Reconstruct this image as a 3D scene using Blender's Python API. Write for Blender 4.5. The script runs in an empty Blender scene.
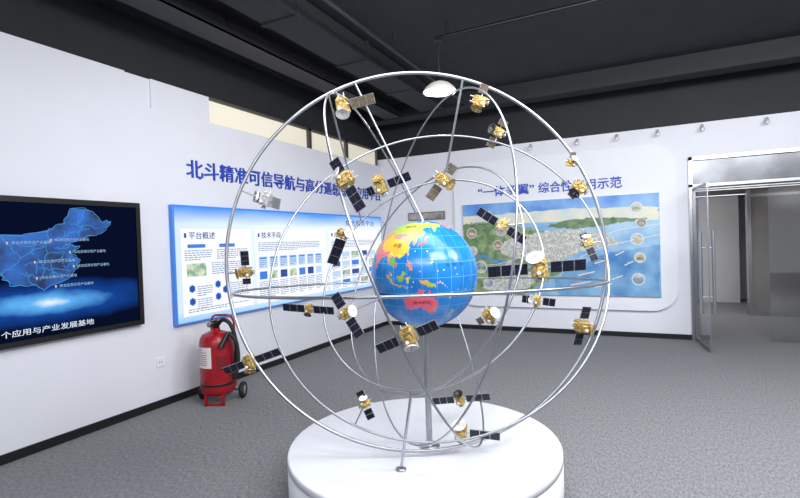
import bpy, math, random
from mathutils import Vector, Matrix
from math import sin, cos, pi, radians, sqrt
random.seed(4)
scene = bpy.context.scene
COL = scene.collection
try:
    scene.view_settings.view_transform = 'Standard'
    scene.view_settings.look = 'None'
except Exception:
    pass

# ------------------------------------------------------------------ camera
FPX = 490.0
YAW, PITCH, ROLL = radians(26.1), radians(0.93), radians(1.93)
U = Vector((0, 0, 1)); Fh = Vector((-sin(YAW), cos(YAW), 0)); Rh = Vector((cos(YAW), sin(YAW), 0))
cf = Fh * cos(PITCH) - U * sin(PITCH)
cu0 = Rh.cross(cf)
cr = Rh * cos(ROLL) - cu0 * sin(ROLL)
cu = Rh * sin(ROLL) + cu0 * cos(ROLL)
EYE = Vector((0, 0, 1.6))
cd = bpy.data.cameras.new('camera'); cam = bpy.data.objects.new('camera', cd); COL.objects.link(cam)
M = Matrix((cr, cu, -cf)).transposed().to_4x4(); M.translation = EYE
cam.matrix_world = M
cd.sensor_fit = 'HORIZONTAL'; cd.sensor_width = 36; cd.lens = FPX / 800 * 36
cd.clip_start = 0.02
scene.camera = cam

def ray(px, py): return cf + cr * ((px - 400) / FPX) + cu * ((249 - py) / FPX)
def at(px, py, d): return EYE + ray(px, py) * d
def hit(px, py, ax, val):
    r = ray(px, py); return EYE + r * ((val - EYE[ax]) / r[ax])
def proj(p):
    q = p - EYE; d = q.dot(cf)
    return 400 + FPX * q.dot(cr) / d, 249 - FPX * q.dot(cu) / d, d
XL, YB = -4.4, 8.34

# ------------------------------------------------------------------ materials
def S(r, g, b):
    f = lambda c: (c / 255 / 12.92) if c / 255 <= 0.04045 else ((c / 255 + 0.055) / 1.055) ** 2.4
    return (f(r), f(g), f(b), 1)
def mat(name, col, rough=0.5, metal=0.0, noise=0.0, nscale=20, bump=0.0, bscale=60, emit=None, estr=1.0, col2=None):
    m = bpy.data.materials.new(name); m.use_nodes = True
    nt = m.node_tree; b = nt.nodes['Principled BSDF']
    b.inputs['Base Color'].default_value = col
    b.inputs['Roughness'].default_value = rough; b.inputs['Metallic'].default_value = metal
    tc = nt.nodes.new('ShaderNodeTexCoord')
    if noise > 0 or col2:
        n = nt.nodes.new('ShaderNodeTexNoise'); n.inputs['Scale'].default_value = nscale; n.inputs['Detail'].default_value = 5
        nt.links.new(tc.outputs['Object'], n.inputs['Vector'])
        r = nt.nodes.new('ShaderNodeValToRGB')
        c2 = col2 if col2 else tuple(min(1, c * (1 + noise)) for c in col[:3]) + (1,)
        c1 = col if col2 else tuple(c * (1 - noise) for c in col[:3]) + (1,)
        r.color_ramp.elements[0].position = 0.35; r.color_ramp.elements[1].position = 0.65
        r.color_ramp.elements[0].color = c1; r.color_ramp.elements[1].color = c2
        nt.links.new(n.outputs['Fac'], r.inputs['Fac'])
        nt.links.new(r.outputs['Color'], b.inputs['Base Color'])
        if emit: nt.links.new(r.outputs['Color'], b.inputs['Emission Color'])
    if bump > 0:
        n = nt.nodes.new('ShaderNodeTexNoise'); n.inputs['Scale'].default_value = bscale; n.inputs['Detail'].default_value = 4
        nt.links.new(tc.outputs['Object'], n.inputs['Vector'])
        bp = nt.nodes.new('ShaderNodeBump'); bp.inputs['Strength'].default_value = bump; bp.inputs['Distance'].default_value = 0.01
        nt.links.new(n.outputs['Fac'], bp.inputs['Height']); nt.links.new(bp.outputs['Normal'], b.inputs['Normal'])
    if emit:
        if not (noise > 0 or col2): b.inputs['Emission Color'].default_value = emit
        b.inputs['Emission Strength'].default_value = estr
    return m
def glass(name, tint=(0.9, 0.91, 0.92, 1), fac=0.12):
    m = bpy.data.materials.new(name); m.use_nodes = True; nt = m.node_tree; nt.nodes.clear()
    o = nt.nodes.new('ShaderNodeOutputMaterial'); mx = nt.nodes.new('ShaderNodeMixShader')
    t = nt.nodes.new('ShaderNodeBsdfTransparent'); g = nt.nodes.new('ShaderNodeBsdfGlossy')
    t.inputs['Color'].default_value = tint; g.inputs['Roughness'].default_value = 0.03
    mx.inputs['Fac'].default_value = fac
    nt.links.new(t.outputs[0], mx.inputs[1]); nt.links.new(g.outputs[0], mx.inputs[2]); nt.links.new(mx.outputs[0], o.inputs[0])
    return m

WALL = mat('white_wall_paint', S(226, 227, 235), 0.6, noise=0.015, nscale=2)
WALL2 = mat('raised_panel_paint', S(230, 232, 239), 0.5, noise=0.01, nscale=2)
DARKC = mat('dark_ceiling_paint', S(38, 40, 46), 0.8, noise=0.12, nscale=3)
BEAM = mat('dark_beam_paint', S(29, 31, 36), 0.7, noise=0.1, nscale=4)
TRAY = mat('dark_grey_tray', S(34, 36, 41), 0.5, noise=0.1)
BLACK = mat('black_plastic', S(18, 18, 20), 0.35)
BASEB = mat('black_baseboard', S(22, 22, 25), 0.4, noise=0.1)
STEEL = mat('brushed_steel', S(176, 178, 184), 0.28, 0.9, noise=0.04, nscale=40)
STEELD = mat('door_steel', S(150, 152, 156), 0.3, 0.8, noise=0.04, nscale=30)
HEADER = mat('reflective_steel_header', S(92, 94, 99), 0.24, 0.5, noise=0.3, nscale=3)
PODW = mat('white_lacquer', S(222, 223, 229), 0.35, noise=0.008, nscale=3)
GOLD = mat('gold_foil', S(150, 116, 58), 0.36, 0.6, nscale=70, bump=0.9, bscale=110, col2=S(224, 198, 128))
SILVER = mat('silver_foil', S(205, 205, 208), 0.35, 0.6, noise=0.2, nscale=60, bump=0.8, bscale=70)
DISHW = mat('white_dish', S(232, 230, 228), 0.4, noise=0.02)
DISHD = mat('dark_dish', S(40, 38, 38), 0.4, noise=0.05)
CELL = mat('solar_cell', S(24, 28, 48), 0.25, 0.1, noise=0.25, nscale=50)
CELLB = mat('bronze_solar_cell', S(120, 108, 92), 0.3, 0.4, noise=0.2, nscale=50)
PFRAME = mat('panel_frame', S(165, 165, 168), 0.4, 0.5, noise=0.05)
RED = mat('red_enamel', S(152, 18, 32), 0.3, noise=0.08, nscale=8)
PAPER = mat('paper_label', S(222, 214, 210), 0.6, noise=0.03)
RUBBER = mat('black_rubber', S(24, 24, 25), 0.6, noise=0.1)
LAMPW = mat('lamp_enamel', S(206, 203, 194), 0.4, noise=0.01)
SPOTG = mat('pale_spotlight_enamel', S(186, 187, 192), 0.4, noise=0.02)
BULB = mat('bulb_glow', S(255, 250, 235), 0.4, emit=S(255, 248, 225), estr=4)
TITLE = mat('blue_lettering', S(36, 72, 188), 0.4, noise=0.03)
GLASS = glass('clear_glass')
WINP = mat('daylight_glow_pane', S(220, 213, 196), 0.4, noise=0.02, nscale=2, emit=True, estr=0.5)  # pane emission stands in for daylight coming through the glass
WINF = mat('window_frame_paint', S(84, 80, 74), 0.5, noise=0.05)
GREYW = mat('grey_partition', S(128, 125, 124), 0.2, noise=0.1, nscale=1.5)
FARW = mat('dim_corridor_wall', S(190, 190, 194), 0.5, noise=0.03, nscale=2)
PICT = mat('framed_print', S(185, 182, 178), 0.5, nscale=6, col2=S(120, 118, 122))
CORC = mat('corridor_ceiling', S(100, 102, 106), 0.6, noise=0.04, nscale=3)

# carpet
CARP = bpy.data.materials.new('grey_carpet'); CARP.use_nodes = True
nt = CARP.node_tree; b = nt.nodes['Principled BSDF']; b.inputs['Roughness'].default_value = 0.95
tc = nt.nodes.new('ShaderNodeTexCoord')
n1 = nt.nodes.new('ShaderNodeTexNoise'); n1.inputs['Scale'].default_value = 70; n1.inputs['Detail'].default_value = 6; n1.inputs['Roughness'].default_value = 0.8
mp = nt.nodes.new('ShaderNodeMapping'); mp.inputs['Scale'].default_value = (1, 0.4, 1); mp.inputs['Rotation'].default_value = (0, 0, 0.3)
nt.links.new(tc.outputs['Object'], mp.inputs['Vector']); nt.links.new(mp.outputs[0], n1.inputs['Vector'])
rp = nt.nodes.new('ShaderNodeValToRGB')
rp.color_ramp.elements[0].position = 0.36; rp.color_ramp.elements[1].position = 0.66
rp.color_ramp.elements[0].color = S(94, 95, 98); rp.color_ramp.elements[1].color = S(150, 151, 154)
nt.links.new(n1.outputs['Fac'], rp.inputs['Fac']); nt.links.new(rp.outputs['Color'], b.inputs['Base Color'])
bp = nt.nodes.new('ShaderNodeBump'); bp.inputs['Strength'].default_value = 0.15; bp.inputs['Distance'].default_value = 0.004
n2 = nt.nodes.new('ShaderNodeTexNoise'); n2.inputs['Scale'].default_value = 240
nt.links.new(tc.outputs['Object'], n2.inputs['Vector']); nt.links.new(n2.outputs['Fac'], bp.inputs['Height']); nt.links.new(bp.outputs['Normal'], b.inputs['Normal'])

# ------------------------------------------------------------------ mesh builder
class MB:
    def __init__(s): s.v = []; s.f = []; s.m = []; s.s = []
    def add(s, vs, fs, mi=0, sm=False, mx=None):
        o = len(s.v)
        s.v += [tuple((mx @ Vector(v)) if mx else v) for v in vs]
        for f in fs: s.f.append(tuple(i + o for i in f)); s.m.append(mi); s.s.append(sm)
        return s
    def box(s, a, b, mi=0, mx=None):
        x0, y0, z0 = a; x1, y1, z1 = b
        vs = [(x0, y0, z0), (x1, y0, z0), (x1, y1, z0), (x0, y1, z0), (x0, y0, z1), (x1, y0, z1), (x1, y1, z1), (x0, y1, z1)]
        return s.add(vs, [(0, 3, 2, 1), (4, 5, 6, 7), (0, 1, 5, 4), (1, 2, 6, 5), (2, 3, 7, 6), (3, 0, 4, 7)], mi, False, mx)
    def cbox(s, c, d, mi=0, mx=None):
        return s.box(tuple(c[i] - d[i] / 2 for i in range(3)), tuple(c[i] + d[i] / 2 for i in range(3)), mi, mx)
    def tube(s, pts, r, n=10, closed=False, mi=0):
        pts = [Vector(p) for p in pts]; L = len(pts); rings = []; ref = None
        for i, p in enumerate(pts):
            if closed: t = pts[(i + 1) % L] - pts[i - 1]
            else: t = pts[min(i + 1, L - 1)] - pts[max(i - 1, 0)]
            t.normalize()
            if ref is None:
                ref = Vector((0, 0, 1)) if abs(t.z) < 0.9 else Vector((1, 0, 0))
            a = (ref - t * ref.dot(t)).normalized(); ref = a; bb = t.cross(a)
            rr = r[i] if isinstance(r, (list, tuple)) else r
            rings.append([p + (a * cos(2 * pi * k / n) + bb * sin(2 * pi * k / n)) * rr for k in range(n)])
        vs = [v for rg in rings for v in rg]; fs = []
        for i in range(L if closed else L - 1):
            j = (i + 1) % L
            for k in range(n): fs.append((i * n + k, i * n + (k + 1) % n, j * n + (k + 1) % n, j * n + k))
        s.add(vs, fs, mi, True)
        if not closed: s.add(rings[0], [tuple(range(n))[::-1]], mi); s.add(rings[-1], [tuple(range(n))], mi)
        return s
    def lathe(s, prof, n=32, mi=0, mx=None, sm=True):
        vs = []; fs = []
        for r, z in prof:
            for k in range(n): vs.append((r * cos(2 * pi * k / n), r * sin(2 * pi * k / n), z))
        for i in range(len(prof) - 1):
            for k in range(n): fs.append((i * n + k, i * n + (k + 1) % n, (i + 1) * n + (k + 1) % n, (i + 1) * n + k))
        return s.add(vs, fs, mi, sm, mx)
    def poly(s, pts, mi=0): return s.add(pts, [tuple(range(len(pts)))], mi)
    def build(s, name, mats, parent=None, bevel=0.0):
        me = bpy.data.meshes.new(name); me.from_pydata([tuple(v) for v in s.v], [], s.f)
        if not isinstance(mats, (list, tuple)): mats = [mats]
        for m in mats: me.materials.append(m)
        me.polygons.foreach_set('material_index', s.m); me.polygons.foreach_set('use_smooth', s.s); me.update()
        o = bpy.data.objects.new(name, me); COL.objects.link(o)
        if parent: o.parent = parent
        if bevel:
            md = o.modifiers.new('bevel', 'BEVEL'); md.width = bevel; md.segments = 2; md.limit_method = 'ANGLE'; md.angle_limit = radians(40)
        return o
def tag(o, label, cat, group=None):
    o['label'] = label; o['category'] = cat
    if group: o['group'] = group
    return o
def thing(name, label, cat, loc=(0, 0, 0), rotz=0, group=None):
    o = bpy.data.objects.new(name, None); COL.objects.link(o); o.location = loc; o.rotation_euler = (0, 0, rotz); o.empty_display_size = 0.1
    return tag(o, label, cat, group)
def struct(o): o['kind'] = 'structure'; return o

def textmesh(body):
    cu_ = bpy.data.curves.new('txt', 'FONT'); cu_.body = body; cu_.size = 1; cu_.resolution_u = 3
    o = bpy.data.objects.new('txt', cu_); COL.objects.link(o)
    dg = bpy.context.evaluated_depsgraph_get(); dg.update()
    me = bpy.data.meshes.new_from_object(o.evaluated_get(dg)); bpy.data.objects.remove(o)
    return me
def text(name, body, org, right, up, height, m, parent=None, width=None, depth=0.004, bold=0.0, align='L'):
    # bold: the strokes are thickened by overlaying slightly shifted copies of the outline (in em)
    src = textmesh(body)
    right = Vector(right); up = Vector(up); nrm = right.cross(up); org = Vector(org)
    if len(src.vertices) == 0: return None
    xs = [v.co.x for v in src.vertices]; ys = [v.co.y for v in src.vertices]
    x0, x1, y0, y1 = min(xs), max(xs), min(ys), max(ys)
    sy = height / max(1e-6, y1 - y0); sx = (width / (x1 - x0)) if width else sy
    off = 0 if align == 'L' else -(x1 - x0) / 2 * sx
    shifts = [(0, 0)] if not bold else [(-bold, -bold * .6), (bold, -bold * .6), (-bold, bold * .6), (bold, bold * .6), (0, 0)]
    vs = []; fs = []
    for i, (dx, dy) in enumerate(shifts):
        o_ = len(vs)
        for v in src.vertices:
            vs.append(tuple(org + right * ((v.co.x + dx - x0) * sx + off) + up * ((v.co.y + dy - (y0 + y1) / 2) * sy) + nrm * (depth + i * .0003)))
        for p in src.polygons: fs.append(tuple(k + o_ for k in p.vertices))
    me = bpy.data.meshes.new(name); me.from_pydata(vs, [], fs); me.materials.append(m); me.update()
    ob = bpy.data.objects.new(name, me); COL.objects.link(ob)
    if parent: ob.parent = parent
    if depth > 0.006:
        md = ob.modifiers.new('thick', 'SOLIDIFY'); md.thickness = depth - 0.001; md.offset = -1
    return ob

# ------------------------------------------------------------------ setting
struct(MB().box((-6, -5, -0.1), (8, 15, 0)).build('floor', CARP))
CZ = 3.95
struct(MB().box((-6, -5, CZ), (8, 8.6, CZ + 0.1)).build('ceiling', DARKC))
struct(MB().box((XL, 7.6, 3.7), (8, 7.9, CZ)).build('trim_1', BEAM))
struct(MB().box((XL, 1.9, 3.82), (8, 2.2, CZ)).build('trim_2', BEAM))
w = MB()
w.box((XL - 0.2, -5, 0), (XL, YB, 3.03), 0)
w.box((XL - 0.2, -5, 3.03), (XL - 0.02, 3.12, 3.33), 0)
w.box((XL - 0.2, 3.12, 3.03), (XL - 0.045, 3.4, 3.33), 0)
w.box((XL - 0.2, 3.4, 3.03), (XL - 0.02, 4.15, 3.33), 0)
w.box((XL - 0.2, 4.15, 3.36), (XL - 0.1, YB, CZ), 1)
w.box((XL - 0.2, -5, 3.33), (XL - 0.1, 4.15, CZ), 1)
struct(w.build('wall_left', [WALL, BEAM]))
for i, (a, b_) in enumerate(((4.17, 6.15), (6.17, 7.2), (7.22, 8.3))):
    f = MB()
    f.box((XL - 0.16, a, 3.03), (XL - 0.08, a + 0.03, 3.36)); f.box((XL - 0.16, b_ - 0.03, 3.03), (XL - 0.08, b_, 3.36))
    f.box((XL - 0.16, a, 3.33), (XL - 0.08, b_, 3.36)); f.box((XL - 0.16, a, 3.03), (XL - 0.08, b_, 3.05))
    o = struct(f.build('window_%d' % (i + 1), WINF))
    MB().box((XL - 0.14, a + 0.02, 3.04), (XL - 0.12, b_ - 0.02, 3.34)).build('pane', WINP, o)
DX0, DX1, DZ = 0.66, 2.7, 2.68
w = MB()
w.box((XL - 0.2, YB, 0), (DX0, YB + 0.2, 3.17), 0); w.box((DX0, YB, DZ), (DX1, YB + 0.2, 3.17), 0); w.box((DX1, YB, 0), (8, YB + 0.2, 3.17), 0)
w.box((XL - 0.2, YB + 0.02, 3.17), (8, YB + 0.2, CZ), 1)
struct(w.build('wall_back', [WALL, BEAM]))
struct(MB().box((XL, -5, 0), (XL + 0.015, YB, 0.075)).build('baseboard_left', BASEB))
struct(MB().box((XL + 0.015, YB - 0.015, 0), (DX0, YB, 0.075)).build('baseboard_back', BASEB))
def rrect(x0, z0, x1, z1, r, n=8):
    pts = []
    for cx, cz, a0 in ((x1 - r, z0 + r, -90), (x1 - r, z1 - r, 0), (x0 + r, z1 - r, 90), (x0 + r, z0 + r, 180)):
        for k in range(n + 1):
            a = radians(a0 + 90 * k / n); pts.append((cx + r * cos(a), cz + r * sin(a)))
    return pts
def slab(mb, pts2, y0, y1, mi=0):
    n = len(pts2)
    mb.add([(x, y0, z) for x, z in pts2] + [(x, y1, z) for x, z in pts2],
           [tuple(range(n))] + [(i, i + n, (i + 1) % n + n, (i + 1) % n) for i in range(n)], mi)
    return mb
PY = YB - 0.07
struct(slab(MB(), rrect(-2.95, 0.42, 0.5, 2.92, 0.35), PY, YB).build('wall_panel', WALL2))

# room beyond the doorway
CZ2 = 2.34
w = MB(); w.box((-1.5, 13.6, 0), (6, 13.8, 2.9), 0); w.box((1.2, 12.9, 0), (1.95, 13.6, CZ2), 0); struct(w.build('wall_far', FARW))
wp = MB(); wp.box((1.8, 11.0, 0), (5.5, 11.2, CZ2), 0); wp.box((1.84, 10.985, 0), (5.5, 11.0, 0.09), 1); wp.box((1.84, 10.985, 2.2), (5.5, 11.0, 2.25), 1)
for x in (1.8, 2.75, 3.7): wp.box((x, 10.98, 0), (x + .05, 11.0, CZ2), 1)
struct(wp.build('wall_partition', [GREYW, STEELD]))
cc_ = MB(); cc_.box((-1.5, 8.54, CZ2), (6, 13.8, 2.9), 0)
for y in (10.0, 10.5, 12.3):
    cc_.box((0.2, y, CZ2 - 0.012), (5, y + 0.07, CZ2), 1)
struct(cc_.build('trim_4', [CORC, mat('corridor_light_strip', S(240, 242, 245), .4, emit=S(245, 248, 255), estr=1.0)]))
struct(MB().box((-1.6, 8.54, 0), (-1.5, 13.8, 2.85)).build('wall_side', FARW))
d = MB()
d.box((DX0, YB - 0.03, 0), (DX0 + 0.05, YB + 0.22, DZ)); d.box((DX0, YB - 0.03, DZ - 0.05), (DX1, YB + 0.22, DZ)); d.box((DX0, YB - 0.03, 2.24), (DX1, YB + 0.22, 2.28))
d.box((DX1 - 0.05, YB - 0.03, 0), (DX1, YB + 0.22, DZ))
dr = struct(d.build('door_1', STEELD))
MB().box((DX0 + 0.05, YB + 0.02, 2.28), (DX1 - 0.05, YB + 0.18, DZ - 0.05)).build('header_panel', HEADER, dr)
hinge = Vector((DX0 + 0.06, YB - 0.04, 0)); dv = Vector((0.09, -0.86, 0)).normalized(); dn = Vector((-dv.y, dv.x, 0))
mx = Matrix(((dv.x, dn.x, 0, hinge.x), (dv.y, dn.y, 0, hinge.y), (0, 0, 1, 0), (0, 0, 0, 1)))
MB().box((0, -0.006, 0.05), (0.8, 0.006, 2.2), 0, mx).build('glass_leaf', GLASS, dr)
e = MB(); e.box((0, -0.012, 0.015), (0.8, 0.012, 0.05), 0, mx); e.box((0, -0.012, 2.2), (0.8, 0.012, 2.23), 0, mx)
e.box((0.795, -0.007, 0.05), (0.802, 0.007, 2.2), 0, mx); e.box((-0.01, -0.02, 0.015), (0.02, 0.02, 2.22), 0, mx); e.build('leaf_rail', STEELD, dr)
for s in (-1, 1):
    h = MB(); q = lambda x, y, z: mx @ Vector((x, y, z))
    h.tube([q(0.7, s * 0.075, 0.5), q(0.7, s * 0.075, 1.6)], 0.022)
    for z in (0.72, 1.38): h.tube([q(0.7, 0, z), q(0.7, s * 0.075, z)], 0.011)
    h.build('pull_handle', STEEL, dr)
MB().box((1.62, YB + 0.08, 0.02), (DX1 - 0.05, YB + 0.092, 2.24)).build('fixed_glass', GLASS, dr)

# ------------------------------------------------------------------ ceiling items
t = thing('cable_tray', 'long dark cable tray running along the ceiling beside the left wall', 'cable tray', (-3.75, 1.0, 3.7))
m_ = MB(); m_.box((-0.16, -2, 0), (0.16, 6.55, 0.015)); m_.box((-0.16, -2, 0), (-0.145, 6.55, 0.1)); m_.box((0.145, -2, 0), (0.16, 6.55, 0.1)); m_.build('tray', TRAY, t)
for k in range(6): MB().tube([(0, -1.4 + k * 1.4, 0.015), (0, -1.4 + k * 1.4, 0.25)], 0.008, 6).build('hanger_rod', BLACK, t)
t = thing('air_duct', 'dark square air duct running lengthways under the ceiling left of the pendant lamp', 'duct', (-3.0, 1.2, 3.72))
m_ = MB(); m_.box((-0.2, 1.2, 0), (0.2, 6.3, 0.2)); m_.build('duct_body', BEAM, t)
for k in (1.2, 2.5, 3.8, 5.1): MB().box((-0.215, k, -0.015), (0.215, k + 0.05, 0.22)).build('flange', BEAM, t)
t = thing('ceiling_pipe', 'thin dark pipe crossing under the ceiling between the beams', 'pipe', (-2.45, 1.0, 3.76))
MB().tube([(0, -3, 0), (0, 6.55, 0)], 0.022).build('pipe', TRAY, t)
for k in (-1.4, 0.3, 2, 4, 6): MB().tube([(0, k, 0.015), (0, k, 0.19)], 0.008, 6).build('hanger_rod', BLACK, t)
LP = hit(438, 38, 2, 3.8)
t = thing('conduit', 'thin black lighting conduit under the ceiling that carries the pendant lamp', 'conduit', LP)
MB().tube([(-.02, 0, 0), (5, -0.1, 0)], 0.022).build('pipe', BLACK, t)
MB().cbox((0, 0, -.005), (.06, .06, .05)).build('junction_box', BLACK, t)
for k in (0.1, 1.6, 3.2): MB().tube([(k, -0.02 * k, 0), (k, -0.02 * k, 0.15)], 0.008, 6).build('hanger_rod', BLACK, t)
dl = (LP - EYE).dot(cf); lz = at(438, 92, dl).z
t = thing('pendant_lamp', 'white dome pendant lamp hanging above the globe', 'lamp', (LP.x, LP.y, lz))
hh = 3.77 - lz
MB().tube([(0, 0, 0.16), (0, 0, hh)], 0.011, 8).build('cord', BLACK, t)
MB().lathe([(0.02, 0.19), (0.035, 0.16), (0.05, 0.11)], 20).build('lamp_socket', BLACK, t)
MB().lathe([(0.0, 0.118), (0.05, 0.112), (0.11, 0.088), (0.16, 0.044), (0.18, 0.014), (0.185, 0.0), (0.176, 0.006), (0.15, 0.036), (0.1, 0.075), (0.0, 0.1)], 36).build('lamp_shade', LAMPW, t)
MB().lathe([(0.0, -0.012), (0.09, -0.008), (0.15, 0.004), (0.166, 0.014), (0.15, 0.028), (0.0, 0.04)], 28).build('bulb', BULB, t)
ORD = ['first', 'second', 'third', 'fourth', 'fifth', 'sixth']
SPX = [(530, 155), (577, 150), (617, 145), (658, 141), (703, 135), (768, 127)]
spot0 = None
for i, (px, py) in enumerate(SPX):
    p = hit(px, py, 1, YB - 0.12)
    lab = '%s small pale spotlight from the left in the row on the back wall top' % ORD[i]
    if spot0 is None:
        spot0 = thing('spotlight', lab, 'spotlight', (p.x, YB, 3.05), 0, 'small spotlights along the top of the back wall')
        m_ = MB(); m_.box((-.02, -.015, .03), (.02, 0, .09)); m_.tube([(0, -.01, .06), (0, -.07, .07), (0, -.1, .04)], .006, 6); m_.build('bracket', SPOTG, spot0)
        ms = Matrix.Translation((0, -.1, .03)) @ Matrix.Rotation(radians(-28), 4, 'X')
        MB().lathe([(0, .035), (.017, .03), (.02, .0), (.026, -.042), (.023, -.042), (.018, -.02), (0, -.02)], 16, 0, ms).build('lamp_head', SPOTG, spot0)
        MB().lathe([(0, -.03), (.021, -.033), (0, -.034)], 16, 0, ms).build('lens', mat('spot_lens', S(230, 230, 225), .3, emit=S(255, 250, 235), estr=0.8), spot0)
    else:
        c_ = spot0.copy(); COL.objects.link(c_); c_.location = (p.x, YB, 3.05); c_['label'] = lab
        for ch in list(spot0.children):
            k_ = ch.copy(); COL.objects.link(k_); k_.parent = c_

# ------------------------------------------------------------------ wall lettering
o = text('wall_lettering', '北斗精准可信导航与高分遥感综合应用平台', (XL, 3.78, 2.47), (0, 1, 0), (0, 0, 1), 0.2, TITLE, None, 4.42, 0.012, 0.013)
if o: tag(o, 'long blue title lettering on the left wall above the lit panel', 'lettering')
o = text('wall_lettering', '“一体多翼”', (-2.5, PY, 2.395), (1, 0, 0), (0, 0, 1), 0.175, TITLE, None, 0.95, 0.012, 0.013)
if o: tag(o, 'blue quoted title words on the back wall above the left of the poster', 'lettering')
o = text('wall_lettering', '综合性应用示范', (-1.478, PY, 2.395), (1, 0, 0), (0, 0, 1), 0.175, TITLE, None, 1.25, 0.012, 0.013)
if o: tag(o, 'blue title words without quotes above the right of the landscape poster', 'lettering')

# ------------------------------------------------------------------ television screen on left wall
def LW(px, py): p = hit(px, py, 0, XL); return p.y, p.z
ty0, ty1, tz0, tz1 = 1.12, 3.16, 0.88, 2.05
tv = thing('wall_screen', 'large black framed screen showing a blue map on the left wall', 'screen', (XL, (ty0 + ty1) / 2, tz0))
oy = (ty0 + ty1) / 2
L = lambda x, y, z: (x - XL, y - oy, z - tz0)
f = MB(); bz = 0.045
f.box(L(XL, ty0, tz0), L(XL + 0.07, ty0 + bz, tz1)); f.box(L(XL, ty1 - bz, tz0), L(XL + 0.07, ty1, tz1))
f.box(L(XL, ty0 + bz, tz0), L(XL + 0.07, ty1 - bz, tz0 + bz)); f.box(L(XL, ty0 + bz, tz1 - bz), L(XL + 0.07, ty1 - bz, tz1))
f.build('bezel', BLACK, tv)
SCR = bpy.data.materials.new('blue_screen'); SCR.use_nodes = True; nt = SCR.node_tree; nt.nodes.clear()
out = nt.nodes.new('ShaderNodeOutputMaterial'); em = nt.nodes.new('ShaderNodeEmission'); tc = nt.nodes.new('ShaderNodeTexCoord')
sub = nt.nodes.new('ShaderNodeVectorMath'); sub.operation = 'SUBTRACT'; sub.inputs[1].default_value = (0, 0.6, 0.25)
mul = nt.nodes.new('ShaderNodeVectorMath'); mul.operation = 'MULTIPLY'; mul.inputs[1].default_value = (0, 1.7, 5.4)
ln = nt.nodes.new('ShaderNodeVectorMath'); ln.operation = 'LENGTH'
rp = nt.nodes.new('ShaderNodeValToRGB'); els = rp.color_ramp.elements
els[0].position = 0; els[0].color = S(235, 248, 255); els[1].position = 1; els[1].color = S(8, 15, 40)
e_ = els.new(0.18); e_.color = S(96, 180, 248); e_ = els.new(0.5); e_.color = S(22, 66, 148)
nz = nt.nodes.new('ShaderNodeTexNoise'); nz.inputs['Scale'].default_value = 9; nz.inputs['Detail'].default_value = 8
ad = nt.nodes.new('ShaderNodeMath'); ad.operation = 'MULTIPLY_ADD'; ad.inputs[1].default_value = 0.4; ad.inputs[2].default_value = -0.2
a2 = nt.nodes.new('ShaderNodeMath'); a2.operation = 'ADD'
nt.links.new(tc.outputs['Generated'], sub.inputs[0]); nt.links.new(sub.outputs[0], mul.inputs[0]); nt.links.new(mul.outputs[0], ln.inputs[0])
nt.links.new(tc.outputs['Generated'], nz.inputs['Vector']); nt.links.new(nz.outputs['Fac'], ad.inputs[0])
nt.links.new(ln.outputs['Value'], a2.inputs[0]); nt.links.new(ad.outputs[0], a2.inputs[1])
nt.links.new(a2.outputs[0], rp.inputs['Fac']); nt.links.new(rp.outputs['Color'], em.inputs['Color']); nt.links.new(em.outputs[0], out.inputs[0])
MB().box(L(XL + 0.03, ty0 + bz, tz0 + bz), L(XL + 0.05, ty1 - bz, tz1 - bz)).build('display', SCR, tv)
def emis(name, c, s=1.0):
    m = mat(name, (0, 0, 0, 1), 0.5, emit=c, estr=s); return m
MAPF = mat('map_fill', S(8, 24, 62), 0.5, nscale=4, col2=S(24, 84, 158), emit=True, estr=0.9); MAPL = emis('map_line', S(64, 148, 214)); WHT = emis('white_glow', S(225, 238, 255)); ORG = emis('orange_glow', S(236, 190, 120)); PALE = emis('pin_text_glow', S(160, 196, 228))
CHINA = [(74, 39), (80, 42), (83, 47), (87, 49), (91, 45), (97, 42), (105, 42), (112, 44), (117, 47), (120, 53), (126, 53), (131, 48), (135, 48), (131, 43), (126, 41), (121, 39), (118, 38), (122, 37), (119, 34), (122, 31), (121, 28), (117, 23), (110, 20), (106, 22), (101, 22), (98, 25), (97, 28), (89, 27), (81, 30), (78, 33)]
def tvp(lon, lat, dx=0.052): return L(XL + dx, 1.45 + (lon - 74) * 0.0235, 1.27 + (lat - 18) * 0.02)
m_ = MB(); m_.poly([tvp(*p) for p in CHINA], 0)
def flat_line(mb, pts, w, mi):
    for a, b_ in zip(pts[:-1], pts[1:]):
        a = Vector(a); b_ = Vector(b_); dd = (b_ - a); nn = Vector((0, -dd.z, dd.y)).normalized() * w / 2
        mb.poly([a - nn, b_ - nn, b_ + nn, a + nn], mi)
jit = []
for a, b_ in zip(CHINA, CHINA[1:] + CHINA[:1]):
    for k in range(4): jit.append((a[0] + (b_[0] - a[0]) * k / 4 + random.uniform(-.6, .6), a[1] + (b_[1] - a[1]) * k / 4 + random.uniform(-.6, .6)))
flat_line(m_, [tvp(*p, 0.053) for p in jit + jit[:1]], 0.005, 1)
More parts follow.
